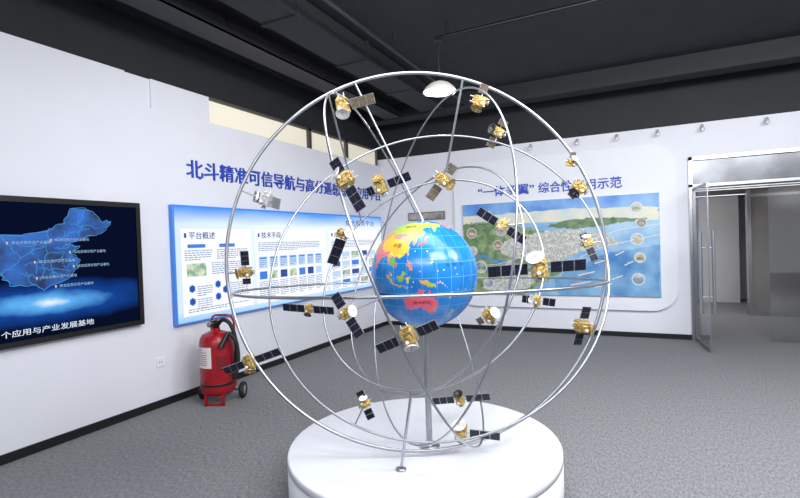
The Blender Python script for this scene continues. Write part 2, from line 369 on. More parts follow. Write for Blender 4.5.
for a, b_ in (((88, 45), (97, 33)), ((97, 42), (103, 33)), ((103, 33), (98, 27)), ((103, 33), (112, 39)), ((112, 44), (111, 34)), ((111, 34), (117, 35)), ((111, 34), (109, 24)), ((109, 28), (118, 27)), ((117, 35), (116, 29)), ((118, 42), (126, 45)), ((80, 35), (92, 36)), ((92, 36), (97, 33)), ((113, 40), (119, 42)), ((104, 30), (110, 31)), ((103, 27), (109, 24)), ((116, 29), (120, 29)), ((112, 26), (117, 25)), ((112, 39), (117, 40)), ((120, 46), (130, 45)), ((106, 22), (105, 27)), ((113, 30), (113, 24)), ((107, 39), (107, 34)), ((114, 36), (119, 37)), ((122, 41), (124, 46)), ((97, 28), (97, 42)), ((90, 38), (97, 38)), ((103, 38), (111, 37)), ((117, 44), (117, 36)), ((108, 33), (108, 26)), ((119, 32), (112, 31)), ((124, 52), (122, 46)), ((84, 44), (90, 41))):
    pts = [(a[0] + (b_[0] - a[0]) * k / 6 + random.uniform(-.7, .7), a[1] + (b_[1] - a[1]) * k / 6 + random.uniform(-.7, .7)) for k in range(7)]
    flat_line(m_, [tvp(*p, 0.053) for p in pts], 0.0042, 1)
m_.build('map_graphic', [MAPF, MAPL], tv)
for i, (px, py) in enumerate(((47, 240), (31, 262), (33, 278), (70, 266), (3, 243), (66, 252), (52, 286))):
    y, z = LW(px, py); pm = MB()
    pm.poly([L(XL + 0.055, y + 0.008 * cos(a), z + 0.008 * sin(a)) for a in [2 * pi * k / 12 for k in range(12)]], 0)
    pm.poly([L(XL + 0.055, y - 0.006, z - 0.005), L(XL + 0.055, y, z - 0.02), L(XL + 0.055, y + 0.006, z - 0.005)], 0)
    pm.build('map_pin', ORG, tv)
    text('pin_lettering', '综合应用示范产业基地', L(XL + 0.054, y + 0.03, z), (0, 1, 0), (0, 0, 1), 0.026, PALE, tv, 0.28, 0.0015)
text('caption_lettering', '个应用与产业发展基地', L(XL + 0.052, 1.98, 0.985), (0, 1, 0), (0, 0, 1), 0.052, WHT, tv, 0.7, 0.002, 0.005)

# ------------------------------------------------------------------ lit information panel
py0, py1, pz0, pz1 = 3.53, 8.1, 0.79, 2.06
pn = thing('display_panel', 'long glowing white and blue information panel on the left wall', 'display panel', (XL + 0.004, (py0 + py1) / 2, pz0))
oy2 = (py0 + py1) / 2
P = lambda dx, y, z: (dx + 0.035, y - oy2, z - pz0)
PFACE = bpy.data.materials.new('panel_face'); PFACE.use_nodes = True; nt = PFACE.node_tree; nt.nodes.clear()
out = nt.nodes.new('ShaderNodeOutputMaterial'); em = nt.nodes.new('ShaderNodeEmission'); tc = nt.nodes.new('ShaderNodeTexCoord')
sp = nt.nodes.new('ShaderNodeSeparateXYZ'); rp = nt.nodes.new('ShaderNodeValToRGB'); els = rp.color_ramp.elements
els[0].position = 0; els[0].color = S(170, 210, 250); els[1].position = 1; els[1].color = S(84, 156, 244)
e_ = els.new(0.1); e_.color = S(222, 237, 253); e_ = els.new(0.84); e_.color = S(228, 241, 255)
nz = nt.nodes.new('ShaderNodeTexNoise'); nz.inputs['Scale'].default_value = 3
ad = nt.nodes.new('ShaderNodeMath'); ad.operation = 'MULTIPLY_ADD'; ad.inputs[1].default_value = 0.12; ad.inputs[2].default_value = -0.06
a2 = nt.nodes.new('ShaderNodeMath'); a2.operation = 'ADD'
nt.links.new(tc.outputs['Generated'], sp.inputs[0]); nt.links.new(tc.outputs['Generated'], nz.inputs['Vector']); nt.links.new(nz.outputs['Fac'], ad.inputs[0])
nt.links.new(sp.outputs['Z'], a2.inputs[0]); nt.links.new(ad.outputs[0], a2.inputs[1]); nt.links.new(a2.outputs[0], rp.inputs['Fac'])
rp2 = nt.nodes.new('ShaderNodeValToRGB'); rp2.color_ramp.elements[0].position = 0; rp2.color_ramp.elements[0].color = S(238, 244, 252); rp2.color_ramp.elements[1].position = .3; rp2.color_ramp.elements[1].color = (1, 1, 1, 1)
mxp = nt.nodes.new('ShaderNodeMix'); mxp.data_type = 'RGBA'; mxp.blend_type = 'MULTIPLY'; mxp.inputs[0].default_value = 1
nt.links.new(sp.outputs['Y'], rp2.inputs['Fac']); nt.links.new(rp.outputs['Color'], mxp.inputs[6]); nt.links.new(rp2.outputs['Color'], mxp.inputs[7])
nt.links.new(mxp.outputs[2], em.inputs['Color']); em.inputs['Strength'].default_value = 1.12; nt.links.new(em.outputs[0], out.inputs[0])
MB().box((0, py0 - oy2, 0), P(0.02, py1, pz1)).build('panel_body', mat('panel_edge', S(70, 138, 232), 0.4), pn, 0.004)
B1 = emis('panel_blue', S(62, 128, 228)); B2 = emis('panel_navy', S(44, 72, 156)); B3 = emis('panel_sky', S(190, 218, 250)); B4 = emis('panel_blue_text', S(118, 146, 202))
PG = mat('panel_picture', S(90, 135, 110), 0.5, nscale=14, col2=S(190, 196, 170), emit=True, estr=0.6); WHP = emis('panel_white', S(252, 254, 255))
g = MB(); g.poly([P(0.023, py0 + .02, pz0 + .02), P(0.023, py1 - .02, pz0 + .02), P(0.023, py1 - .02, pz1 - .02), P(0.023, py0 + .02, pz1 - .02)], 0)
def gr(y0, z0, y1, z1, mi, dx=0.025): g.poly([P(dx, y0, z0), P(dx, y1, z0), P(dx, y1, z1), P(dx, y0, z1)], mi)
def hexa(y, z, r, mi, dx=0.026): g.poly([P(dx, y + r * sin(2 * pi * k / 6), z + r * cos(2 * pi * k / 6)) for k in range(6)][::-1], mi)
def rows(y0, y1, z, n, st=0.024, mi=4):
    for k in range(n):
        yy = y0
        ye = y1 if k < n - 1 else y0 + (y1 - y0) * .6
        while yy < ye - .02:
            ww = min(random.uniform(.02, .06), ye - yy); gr(yy, z - k * st - .01, yy + ww, z - k * st, mi, .0255); yy += ww + .01
# white content boxes
gr(3.62, .87, 4.66, 1.81, 6, .0238); gr(4.73, .87, 6.27, 1.81, 6, .0238); gr(6.36, .87, 7.9, 1.81, 6, .0238)
# section 1
gr(3.66, 1.71, 3.69, 1.76, 2)
gr(3.7, 1.6, 3.94, 1.64, 1); gr(4.14, 1.6, 4.38, 1.64, 1)
rows(3.66, 4.04, 1.575, 5); rows(4.1, 4.58, 1.575, 5)
gr(3.68, 1.29, 3.94, 1.43, 5); rows(4.02, 4.58, 1.43, 6)
for y, z in ((3.74, 1.16), (4.1, 1.18), (4.21, 1.11), (4.1, 1.04), (3.74, 1.02)): hexa(y, z, 0.046, 1); hexa(y, z, 0.032, 2, 0.027)
rows(3.81, 4.02, 1.18, 5); rows(3.81, 4.02, 1.04, 5); rows(4.28, 4.6, 1.18, 8); rows(3.68, 4.6, .94, 2)
# section 2
gr(4.78, 1.71, 4.81, 1.76, 2); rows(4.78, 6.1, 1.64, 5)
gr(4.74, 1.49, 6.2, 1.493, 3)
for c in range(7):
    y = 4.78 + c * 0.2
    gr(y, 1.31, y + .16, 1.46, 3); gr(y + .015, 1.43, y + .145, 1.45, 1, .026); rows(y + .015, y + .145, 1.415, 4)
    gr(y + .01, 1.17, y + .15, 1.27, (1, 5, 2, 5, 1, 2, 3)[c]); rows(y, y + .17, 1.14, 9)
# section 3
gr(6.42, 1.71, 6.46, 1.76, 2); rows(6.42, 7.8, 1.64, 5)
for r_ in range(4):
    for c in range(5):
        y = 6.42 + c * 0.29; z = 1.34 - r_ * 0.15
        gr(y, z + .04, y + 0.23, z + 0.12, (1, 3, 5, 2, 3)[(r_ * 3 + c) % 5]); rows(y, y + .24, z + .03, 2)
g.build('printed_face', [PFACE, B1, B2, B3, B4, PG, WHP], pn)
for y, tx, wd in ((3.72, '平台概述', 0.36), (4.84, '技术手段', 0.38), (6.5, '应用成效', 0.42)):
    text('heading_lettering', tx, P(0.025, y, 1.735), (0, 1, 0), (0, 0, 1), 0.08, B2, pn, wd, 0.002, 0.01)
text('banner_lettering', '综合服务平台', P(0.025, 6.85, 1.93), (0, 1, 0), (0, 0, 1), 0.1, B2, pn, 0.95, 0.002, 0.012)
# socket and small sign
y, z = LW(160, 362)
t = thing('wall_socket', 'small white power socket low on the left wall', 'socket', (XL, y, z))
MB().box((0, -0.045, -0.045), (0.012, 0.045, 0.045)).build('cover_plate', WALL2, t, 0.003)
m_ = MB(); m_.box((0.012, -0.015, -0.006), (0.0135, -0.01, 0.01)); m_.box((0.012, 0.01, -0.006), (0.0135, 0.015, 0.01)); m_.build('socket_hole', BLACK, t)
s0 = hit(409, 221, 1, YB); s1 = hit(445, 211, 1, YB)
t = thing('wall_sign', 'small brown framed sign on the back wall just left of the poster', 'sign', ((s0.x + s1.x) / 2, YB, s0.z))
wd = (s1.x - s0.x) / 2; hg = s1.z - s0.z
MB().box((-wd, -0.03, 0), (wd, 0, hg)).build('frame', mat('brown_frame', S(120, 105, 85), 0.5, noise=.1), t)
MB().box((-wd + .02, -0.034, .02), (wd - .02, -0.03, hg - .02)).build('face', PICT, t)

# ------------------------------------------------------------------ landscape poster
ps = thing('landscape_poster', 'large aerial landscape poster with round inset photos on the back wall', 'poster', (-1.255, PY - 0.004, 0.64))
MB().box((-1.525, -0.045, 0), (1.525, 0, 1.55)).build('backing_board', WALL2, ps)
SEA = mat('printed_sea', S(108, 164, 212), 0.4, nscale=2.5, col2=S(170, 204, 228)); SKY = mat('printed_sky', S(66, 128, 210), 0.4, nscale=2, col2=S(140, 186, 232)); HAZE = mat('printed_haze', S(196, 210, 216), 0.4, nscale=3, col2=S(230, 226, 200))
GRN = mat('printed_green', S(84, 122, 80), 0.4, nscale=9, col2=S(158, 174, 130)); GRN2 = mat('printed_dark_green', S(70, 108, 74), 0.4, nscale=12, col2=S(124, 148, 104)); TAN = mat('printed_city', S(164, 168, 160), 0.4, nscale=24, col2=S(216, 216, 210)); DBL = mat('printed_deep_water', S(66, 126, 188), 0.4, nscale=2.5, col2=S(132, 180, 216)); WPR = mat('printed_white', S(228, 231, 234), 0.4)
ROOF = mat('printed_roofs', S(184, 168, 150), 0.4, nscale=12, col2=S(208, 200, 188)); INSA = mat('printed_inset_red', S(186, 130, 106), 0.4, nscale=9, col2=S(120, 140, 120)); INSB = mat('printed_inset_blue', S(88, 136, 178), 0.4, nscale=9, col2=S(206, 200, 188)); GREYB = mat('printed_grey', S(142, 150, 156), 0.4, nscale=9, col2=S(172, 178, 180))
g = MB()
def pp(u, v, k=0): return (-1.525 + 3.05 * u, -0.0455 - 0.0008 * k, 1.55 * v)
def lay(pts, mi, k): g.poly([pp(u, v, k) for u, v in pts], mi)
def disc(u, v, r, mi, k): lay([(u + r * cos(2 * pi * j / 24), v + r * 1.97 * sin(2 * pi * j / 24)) for j in range(24)], mi, k)
def rough(pts, n=9, a=.01):
    o_ = []
    for p, q in zip(pts, pts[1:] + pts[:1]):
        for k in range(n):
            x = p[0] + (q[0] - p[0]) * k / n; y = p[1] + (q[1] - p[1]) * k / n
            if k: x += random.uniform(-a, a); y += random.uniform(-a, a)
            o_.append((min(1, max(0, x)), min(1, max(0, y))))
    return o_
# material slots: 0 sea 1 sky 2 green 3 city 4 haze 5 deep water 6 white 7 roofs 8 dark green 9 red inset 10 blue inset 11 grey
lay([(0, 0), (1, 0), (1, 1), (0, 1)], 0, 0)
lay([(0, .82), (.4, .86), (1, .82), (1, 1), (0, 1)], 1, 1)
lay(rough([(0, .78), (1, .74), (1, .86), (.6, .9), (.3, .88), (0, .87)], 8, .01), 4, 1.5)
LAND1 = [(0, 0), (.34, 0), (.42, .1), (.55, .26), (.5, .42), (.52, .6), (.45, .68), (.3, .74), (.12, .8), (0, .78)]
LAND2 = [(.46, .72), (.55, .77), (.68, .79), (.8, .78), (.95, .76), (.8, .72), (.62, .68)]
CITY = [(.2, .52), (.28, .62), (.42, .66), (.62, .68), (.75, .62), (.84, .52), (.66, .46), (.5, .34), (.36, .36), (.24, .42)]
QUAY = [(.1, .06), (.22, .22), (.4, .24), (.38, .08), (.2, .02)]
lay(rough(LAND1), 2, 2); lay(rough(LAND2), 8, 2); lay(rough(CITY), 3, 3)
lay(rough([(.6, .3), (.78, .44), (1, .5), (1, 0), (.52, 0), (.5, .14)]), 5, 3); lay(rough(QUAY), 3, 4)
lay(rough([(.0, .52), (.08, .66), (.2, .74), (.12, .78), (0, .78)]), 8, 3.2)
RIV = [(.5, .3), (.44, .32), (.38, .29), (.3, .3), (.24, .36), (.18, .36), (.12, .42), (.06, .42), (0, .46)]
for (a, b_), (c, d_) in zip(RIV[:-1], RIV[1:]): lay([(a, b_ - .018), (a, b_ + .018), (c, d_ + .016), (c, d_ - .016)], 5, 4.2)
def inpoly(x, y, P_):
    c = False; j = len(P_) - 1
    for i in range(len(P_)):
        xi, yi = P_[i]; xj, yj = P_[j]
        if (yi > y) != (yj > y) and x < (xj - xi) * (y - yi) / (yj - yi) + xi: c = not c
        j = i
    return c
for k in range(2600):
    u, v = random.random(), random.random() * .8
    kk = 5 + (k % 7) * .08
    if inpoly(u, v, CITY) or inpoly(u, v, QUAY):
        ww = random.uniform(.003, .008); hh_ = random.uniform(.006, .02); lay([(u, v), (u + ww, v + .003), (u + ww, v + hh_), (u, v + hh_)], random.choice((6, 7, 3, 3, 6, 11, 11)), kk)
    elif inpoly(u, v, LAND1) and k % 4 == 0:
        ww = random.uniform(.006, .02); lay([(u, v), (u + ww, v + .006), (u + ww * .6, v + .02)], random.choice((2, 2, 8)), kk)
def road(pts, w_, mi, k):
    for (a, b_), (c, d_) in zip(pts[:-1], pts[1:]):
        lay([(a, b_ - w_), (c, d_ - w_), (c, d_ + w_), (a, b_ + w_)], mi, k)
road([(0, .3), (.2, .33), (.36, .42), (.5, .52), (.66, .55), (.82, .66), (1, .7)], .003, 6, 6)
road([(.55, .27), (.64, .4), (.75, .5), (.9, .56), (1, .6)], .003, 6, 6)
for (u, v, l) in ((.62, .2, .08), (.7, .32, .06), (.58, .1, .1), (.78, .16, .05), (.56, .3, .08), (.7, .08, .08), (.84, .3, .04), (.8, .4, .04)):
    lay([(u, v), (u + l, v + .04), (u + l, v + .05), (u, v + .012)], 6, 5); lay([(u + .01, v + .014), (u + l * .5, v + .03), (u + l * .5, v + .05), (u + .01, v + .028)], 11, 5.5)
for i, (u, v, r) in enumerate(((.9, .87, .027), (.92, .72, .024), (.9, .56, .03), (.91, .38, .026), (.9, .17, .03), (.05, .68, .03), (.1, .3, .034), (.15, .86, .028), (.055, .48, .026), (.27, .3, .03), (.14, .12, .03), (.2, .54, .026))):
    disc(u, v, r, 6, 7); disc(u, v, r * .88, (10, 9, 3, 7, 10, 9)[i % 6], 8)
    lay([(u - r * .7, v - r * .8), (u + r * .7, v - r * .8), (u + r * .5, v), (u - r * .3, v + r * .4)], (2, 11, 7)[i % 3], 8.6)
g.build('printed_image', [SEA, SKY, GRN, TAN, HAZE, DBL, WPR, ROOF, GRN2, INSA, INSB, GREYB], ps)

# ------------------------------------------------------------------ podium
D = 3.1
GC = at(424, 274, D); CA = at(416, 254, D)
PT = 0.29
PC = GC - Rh * 0.035 + Fh * 0.1
PR = 0.872
pd = thing('podium', 'round white podium under the globe and its rings', 'podium', (PC.x, PC.y, 0))
MB().lathe([(0, PT), (PR - .012, PT), (PR - .004, PT - 0.002), (PR, PT - 0.008), (PR, PT - 0.045), (PR - .008, PT - 0.047), (PR - .008, PT - 0.055), (PR, PT - 0.057), (PR, 0.06)], 96).build('drum', PODW, pd)
MB().lathe([(PR - .006, 0.06), (PR - .03, 0.06), (PR - .03, 0.0)], 96).build('plinth', BASEB, pd)

# ------------------------------------------------------------------ orbit sculpture
B0 = Vector((GC.x, GC.y, PT))
sc = thing('orbit_sculpture', 'steel frame of large orbit rings on a pole standing on the round podium', 'sculpture', B0)
def ortho(a, b_):
    a = a.normalized(); b_ = (b_ - a * b_.dot(a)).normalized(); return a, b_
CM = at(414, 263, D)
lng = Rh * -0.36 + U * 0.933; per = Rh * 0.933 + U * 0.36
th = radians(10)
lng2 = Rh * 0.5 + U * 0.866; per2 = Rh * 0.866 - U * 0.5
lng3 = Rh * 0.2 + U * 0.98; per3 = Rh * 0.98 - U * 0.2
RINGS = {
    'A': (CA, *ortho(Rh, U * 1.2 + Fh * .15), 1.2, 0.0108),
    'B': (at(418, 285, D), *ortho(Rh, Fh - U * 0.05), 1.11, 0.0072),
    'C': (CM, *ortho(lng, Fh * cos(th) + per * sin(th)), 1.13, 0.0062),
    'D': (at(430, 264, D), *ortho(Rh * 0.3 + U * 0.85 + Fh * 0.45, Rh - U * .3 - Fh * .35), 1.06, 0.0068),
    'E': (GC, *ortho(Rh * .8 + U * .6, -Rh * .42 + U * .56 + Fh * .62), 0.74, 0.0066),
    'F': (GC, *ortho(lng2, Fh * cos(radians(32)) - per2 * sin(radians(32))), 0.76, 0.006),
    'G': (at(424, 262, D), *ortho(lng3, Fh * cos(radians(17)) - per3 * sin(radians(17))), 1.08, 0.0055),
}
RP = {}
for k, (c, e1, e2, R_, tr) in RINGS.items():
    pts = [c + (e1 * cos(2 * pi * i / 180) + e2 * sin(2 * pi * i / 180)) * R_ for i in range(180)]
    RP[k] = [c + (e1 * cos(2 * pi * i / 720) + e2 * sin(2 * pi * i / 720)) * R_ for i in range(720)]
    MB().tube([p - B0 for p in pts], tr, 10, True).build('orbit_ring', STEEL, sc)
def near(px, py, keys, front=None):
    best = None
    for k in keys:
        for p in RP[k]:
            x, y, d_ = proj(p)
            if front == 'f' and d_ > D: continue
            if front == 'b' and d_ < D: continue
            e = (x - px) ** 2 + (y - py) ** 2
            if best is None or e < best[0]: best = (e, p, d_)
    return best[1], best[2]
GR = 0.335
MB().tube([(0, 0, 0), (0, 0, GC.z - 0.36 - PT)], 0.02, 16).build('support_pole', STEEL, sc)
MB().lathe([(0.0, 0.014), (0.06, 0.014), (0.065, 0.01), (0.065, 0.001)], 28).build('base_plate', STEEL, sc)
def strut(p, q, r=0.008, foot=False):
    s_ = MB(); s_.tube([p - B0, q - B0], r, 8)
    if foot: s_.lathe([(0, .01), (.03, .01), (.03, 0.001)], 16, 0, Matrix.Translation(p - B0))
    s_.build('strut', STEEL, sc)
strut(near(463, 78, 'A')[0], near(446, 172, 'EF')[0], .0085)
strut(near(357, 90, 'A')[0], GC + U * (GR + .015), .007)
strut(near(331, 100, 'A')[0], near(352, 212, 'E')[0], .0065)
strut(hit(401, 470, 2, PT), near(412, 392, 'EF')[0], .009, True)

# ------------------------------------------------------------------ globe
OCEAN = S(30, 124, 204)
LANDS = [
    ([(30, 70), (45, 68), (60, 70), (75, 73), (100, 77), (115, 74), (140, 73), (160, 70), (180, 69), (190, 66), (178, 62), (170, 60), (163, 59), (162, 55), (157, 51), (155, 58), (163, 62), (155, 60), (142, 59), (136, 54), (141, 52), (140, 48), (135, 44), (131, 43), (131, 48), (125, 53), (120, 53), (117, 50), (105, 50), (98, 50), (90, 50), (85, 50), (75, 54), (60, 51), (50, 50), (45, 43), (38, 46), (30, 55)], S(168, 196, 88)),
    (CHINA, S(238, 204, 76)),
    ([(87, 50), (98, 53), (107, 51), (117, 51), (121, 49), (113, 43), (105, 41), (97, 42), (91, 44)], S(226, 138, 128)),
    ([(50, 51), (60, 52), (75, 55), (88, 51), (83, 45), (78, 40), (70, 38), (55, 37), (52, 43), (48, 47)], S(232, 168, 84)),
    ([(68, 24), (73, 33), (78, 35), (82, 30), (89, 28), (98, 29), (93, 22), (87, 21), (80, 15), (80, 11), (77, 8), (73, 18)], S(224, 124, 120)),
    ([(35, 36), (44, 40), (52, 38), (60, 38), (70, 39), (76, 36), (68, 24), (57, 26), (50, 29), (55, 18), (44, 13), (36, 27)], S(200, 170, 90)),
    ([(92, 24), (97, 28), (101, 22), (98, 16), (99, 11), (97, 17)], S(226, 150, 120)),
    ([(100, 20), (107, 23), (105, 19), (107, 15), (105, 11), (103, 12), (100, 13), (98, 16)], S(110, 175, 80)),
    ([(105, 23), (108, 21.5), (106, 18.5), (109.5, 14), (108.5, 11), (105, 9), (107.5, 14.5)], S(190, 120, 150)),
    ([(100, 6), (103, 5), (104, 1.5), (101, 2.5)], S(240, 190, 80)),
    ([(124, 40), (130, 43), (129, 36), (126, 34)], S(225, 130, 90)),
    ([(130, 31), (132, 34), (136, 34), (140, 35), (142, 39), (141, 45), (145, 44), (143, 42), (140, 41), (139, 38), (133, 36), (130, 34)], S(215, 90, 80)),
    ([(120, 18), (122, 18), (124, 12), (126, 7), (123, 8), (120, 14)], S(225, 150, 80)),
    ([(120.3, 25), (122, 25), (121, 22)], S(238, 204, 76)),
    ([(109, 2), (113, 3), (117, 7), (119, 5), (117, 0), (115, -4), (110, -2)], S(150, 185, 80)),
    ([(95, 5), (100, 2), (106, -5), (104, -6), (98, 1)], S(220, 180, 70)),
    ([(105, -6), (114, -7), (114, -8.5), (106, -7.5)], S(220, 180, 70)),
    ([(119, 1), (125, 1.5), (122, -1), (123, -5), (120, -5)], S(220, 180, 70)),
    ([(131, -1), (135, -2), (141, -2.5), (141, -9), (138, -7), (133, -4)], S(220, 180, 70)),
    ([(141, -2.5), (147, -6), (150, -10), (146, -9), (141, -9)], S(150, 185, 80)),
    ([(114, -22), (122, -18), (129, -15), (132, -11), (137, -12), (136, -15), (140, -17), (142, -11), (146, -19), (153, -26), (151, -34), (147, -38), (140, -38), (137, -34), (131, -31), (124, -33), (115, -34)], S(226, 96, 116)),
    ([(145, -41), (148, -41), (147, -43.5)], S(226, 96, 116)),
    ([(173, -35), (178, -38), (175, -41), (172, -44), (168, -47), (167, -45), (172, -41), (174, -39)], S(160, 190, 90)),
    ([(192, 66), (204, 71), (219, 70), (219, 60), (230, 54), (210, 60), (195, 56)], S(226, 140, 120)),
    ([(219, 70), (235, 70), (265, 68), (280, 62), (300, 55), (295, 45), (280, 43), (265, 49), (236, 49), (230, 54), (219, 60)], S(206, 200, 96)),
    ([(236, 49), (265, 49), (280, 43), (280, 30), (263, 27), (255, 31), (245, 33), (236, 40)], S(226, 140, 120)),
    ([(245, 33), (255, 31), (263, 27), (265, 18), (255, 20)], S(150, 190, 90)),
    ([(278, 8), (300, 10), (325, -6), (320, -22), (302, -38), (290, -53), (287, -40), (289, -18), (279, -5)], S(140, 185, 80)),
    ([(-16, 15), (-6, 35), (10, 37), (32, 31), (43, 12), (51, 12), (40, -15), (32, -28), (20, -35), (12, -17), (9, 4), (-8, 5)], S(225, 190, 90)),
    ([(-9, 37), (-9, 43), (0, 48), (8, 54), (10, 58), (20, 69), (30, 70), (30, 46), (22, 37), (14, 42), (3, 42)], S(220, 140, 110)),
]
for lo_, la_ in ((145, 15), (147, 18), (134, 7), (152, 7), (158, 7), (155, -6), (158, -8), (161, -10), (167, -15), (169, -19), (165, -21), (178, -18), (172, 2), (171, 8), (185, -14), (128, 27), (127, -3), (125, -9), (117, -8.5), (120, -9), (141, 27), (173, -13), (150, -5), (153, -4)):
    LANDS.append(([(lo_ - .9, la_ - .7), (lo_ + .9, la_ - .5), (lo_ + .8, la_ + .8), (lo_ - .6, la_ + .6)], S(225, 200, 110)))
LB = [(p, c, min(q[0] for q in p), max(q[0] for q in p), min(q[1] for q in p), max(q[1] for q in p)) for p, c in LANDS]
NLON, NLAT = 600, 300
LON0 = 140
gl = thing('globe', 'blue world globe at the centre of the steel rings', 'globe', GC, YAW)
vs = []; fs = []; buf = []
for i in range(NLAT + 1):
    la = pi / 2 - pi * i / NLAT
    for k in range(NLON):
        lo = radians(k * 360 / NLON - LON0) - pi / 2
        rr = max(cos(la), 1e-4)
        vs.append((GR * rr * cos(lo), GR * rr * sin(lo), GR * sin(la)))
for i in range(NLAT):
    lat = 90 - 180 * (i + .5) / NLAT
    for k in range(NLON):
        lon = (k + .5) * 360 / NLON
        fs.append((i * NLON + k, (i + 1) * NLON + k, (i + 1) * NLON + (k + 1) % NLON, i * NLON + (k + 1) % NLON))
        c = None
        jl = lon + .6 * sin(lat * 1.1) + .4 * sin(lon * .9 + lat * .6) + .3 * sin(lat * 3.1); jt = lat + .5 * sin(lon * .8) + .3 * sin(lon * 1.7)
        if lat < -69: c = S(235, 238, 240)
        else:
            for P_, cc, a0, a1, b0, b1 in LB:
                if b0 <= jt <= b1:
                    if a0 <= jl <= a1 and inpoly(jl, jt, P_): c = cc; break
                    if a0 <= jl - 360 <= a1 and inpoly(jl - 360, jt, P_): c = cc; break
        if c is None:
            cc = S(92, 168, 222) if (k % 25 == 0 or i % 25 == 0) else OCEAN
            q4 = [cc[0], cc[1], cc[2], 0.0]
        else: q4 = [c[0], c[1], c[2], 1.0]
        buf += q4 * 4
me = bpy.data.meshes.new('globe_ball'); me.from_pydata(vs, [], fs)
ca = me.color_attributes.new('map', 'FLOAT_COLOR', 'CORNER')
ca.data.foreach_set('color', buf)
me.polygons.foreach_set('use_smooth', [True] * len(fs)); me.update()
GM = bpy.data.materials.new('printed_globe'); GM.use_nodes = True; nt = GM.node_tree; b = nt.nodes['Principled BSDF']
at_ = nt.nodes.new('ShaderNodeVertexColor'); at_.layer_name = 'map'
tc = nt.nodes.new('ShaderNodeTexCoord')
nz = nt.nodes.new('ShaderNodeTexNoise'); nz.inputs['Scale'].default_value = 25; nz.inputs['Detail'].default_value = 4
nt.links.new(tc.outputs['Object'], nz.inputs['Vector'])
wv = nt.nodes.new('ShaderNodeVectorMath'); wv.operation = 'MULTIPLY_ADD'; wv.inputs[1].default_value = (.03, .03, .03)
nt.links.new(nz.outputs['Color'], wv.inputs[0]); nt.links.new(tc.outputs['Object'], wv.inputs[2])
v1 = nt.nodes.new('ShaderNodeTexVoronoi'); v1.inputs['Scale'].default_value = 14
v2 = nt.nodes.new('ShaderNodeTexVoronoi'); v2.feature = 'DISTANCE_TO_EDGE'; v2.inputs['Scale'].default_value = 14
nt.links.new(wv.outputs[0], v1.inputs['Vector']); nt.links.new(wv.outputs[0], v2.inputs['Vector'])
hs = nt.nodes.new('ShaderNodeHueSaturation'); hs.inputs['Saturation'].default_value = 1.0
sp = nt.nodes.new('ShaderNodeSeparateColor'); nt.links.new(v1.outputs['Color'], sp.inputs[0])
hr = nt.nodes.new('ShaderNodeMapRange'); hr.inputs['To Min'].default_value = 0.475; hr.inputs['To Max'].default_value = 0.525
nt.links.new(sp.outputs[0], hr.inputs['Value']); nt.links.new(hr.outputs[0], hs.inputs['Hue'])
vr = nt.nodes.new('ShaderNodeMapRange'); vr.inputs['To Min'].default_value = 0.92; vr.inputs['To Max'].default_value = 1.06
nt.links.new(sp.outputs[1], vr.inputs['Value']); nt.links.new(vr.outputs[0], hs.inputs['Value'])
nt.links.new(at_.outputs['Color'], hs.inputs['Color'])
bd = nt.nodes.new('ShaderNodeMapRange'); bd.inputs['From Min'].default_value = 0.008; bd.inputs['From Max'].default_value = 0.028; bd.inputs['To Min'].default_value = 0.72
nt.links.new(v2.outputs['Distance'], bd.inputs['Value'])
mm = nt.nodes.new('ShaderNodeMix'); mm.data_type = 'RGBA'; mm.blend_type = 'MULTIPLY'; mm.inputs[0].default_value = 1
nt.links.new(hs.outputs['Color'], mm.inputs[6]); nt.links.new(bd.outputs[0], mm.inputs[7])
sea = nt.nodes.new('ShaderNodeHueSaturation'); n3 = nt.nodes.new('ShaderNodeTexNoise'); n3.inputs['Scale'].default_value = 7; n3.inputs['Detail'].default_value = 6
nt.links.new(tc.outputs['Object'], n3.inputs['Vector'])
sr = nt.nodes.new('ShaderNodeMapRange'); sr.inputs['From Min'].default_value = .3; sr.inputs['From Max'].default_value = .7; sr.inputs['To Min'].default_value = 0.78; sr.inputs['To Max'].default_value = 1.15
nt.links.new(n3.outputs['Fac'], sr.inputs['Value']); nt.links.new(sr.outputs[0], sea.inputs['Value']); nt.links.new(at_.outputs['Color'], sea.inputs['Color'])
fin = nt.nodes.new('ShaderNodeMix'); fin.data_type = 'RGBA'
nt.links.new(at_.outputs['Alpha'], fin.inputs[0]); nt.links.new(sea.outputs['Color'], fin.inputs[6]); nt.links.new(mm.outputs[2], fin.inputs[7])
nt.links.new(fin.outputs[2], b.inputs['Base Color']); b.inputs['Roughness'].default_value = 0.2
me.materials.append(GM); ob = bpy.data.objects.new('globe_ball', me); COL.objects.link(ob); ob.parent = gl
GTXT = mat('globe_lettering_ink', S(24, 70, 126), 0.5)
GTX2 = mat('globe_lettering_red', S(120, 20, 30), 0.5)
def globe_text(body, lon, lat, wdeg, hdeg, m):
    me_ = textmesh(body)
    if not len(me_.vertices): return
    xs = [v.co.x for v in me_.vertices]; ys = [v.co.y for v in me_.vertices]; x0, x1, y0, y1 = min(xs), max(xs), min(ys), max(ys)
    for v in me_.vertices:
        lo = radians(lon + ((v.co.x - x0) / (x1 - x0) - .5) * wdeg - LON0) - pi / 2; la = radians(lat + ((v.co.y - y0) / (y1 - y0) - .5) * hdeg)
        R2 = GR + .0025; v.co = (R2 * cos(la) * cos(lo), R2 * cos(la) * sin(lo), R2 * sin(la))
    me_.materials.clear(); me_.materials.append(m); o_ = bpy.data.objects.new('map_lettering', me_); COL.objects.link(o_); o_.parent = gl
globe_text('太 平 洋', 170, 12, 22, 3.6, GTXT); globe_text('中国', 105, 34, 11, 5, GTX2); globe_text('澳大利亚', 134, -25, 19, 4, GTX2); globe_text('俄罗斯', 112, 62, 26, 4.5, GTX2); globe_text('印度洋', 90, -18, 18, 4, GTXT)
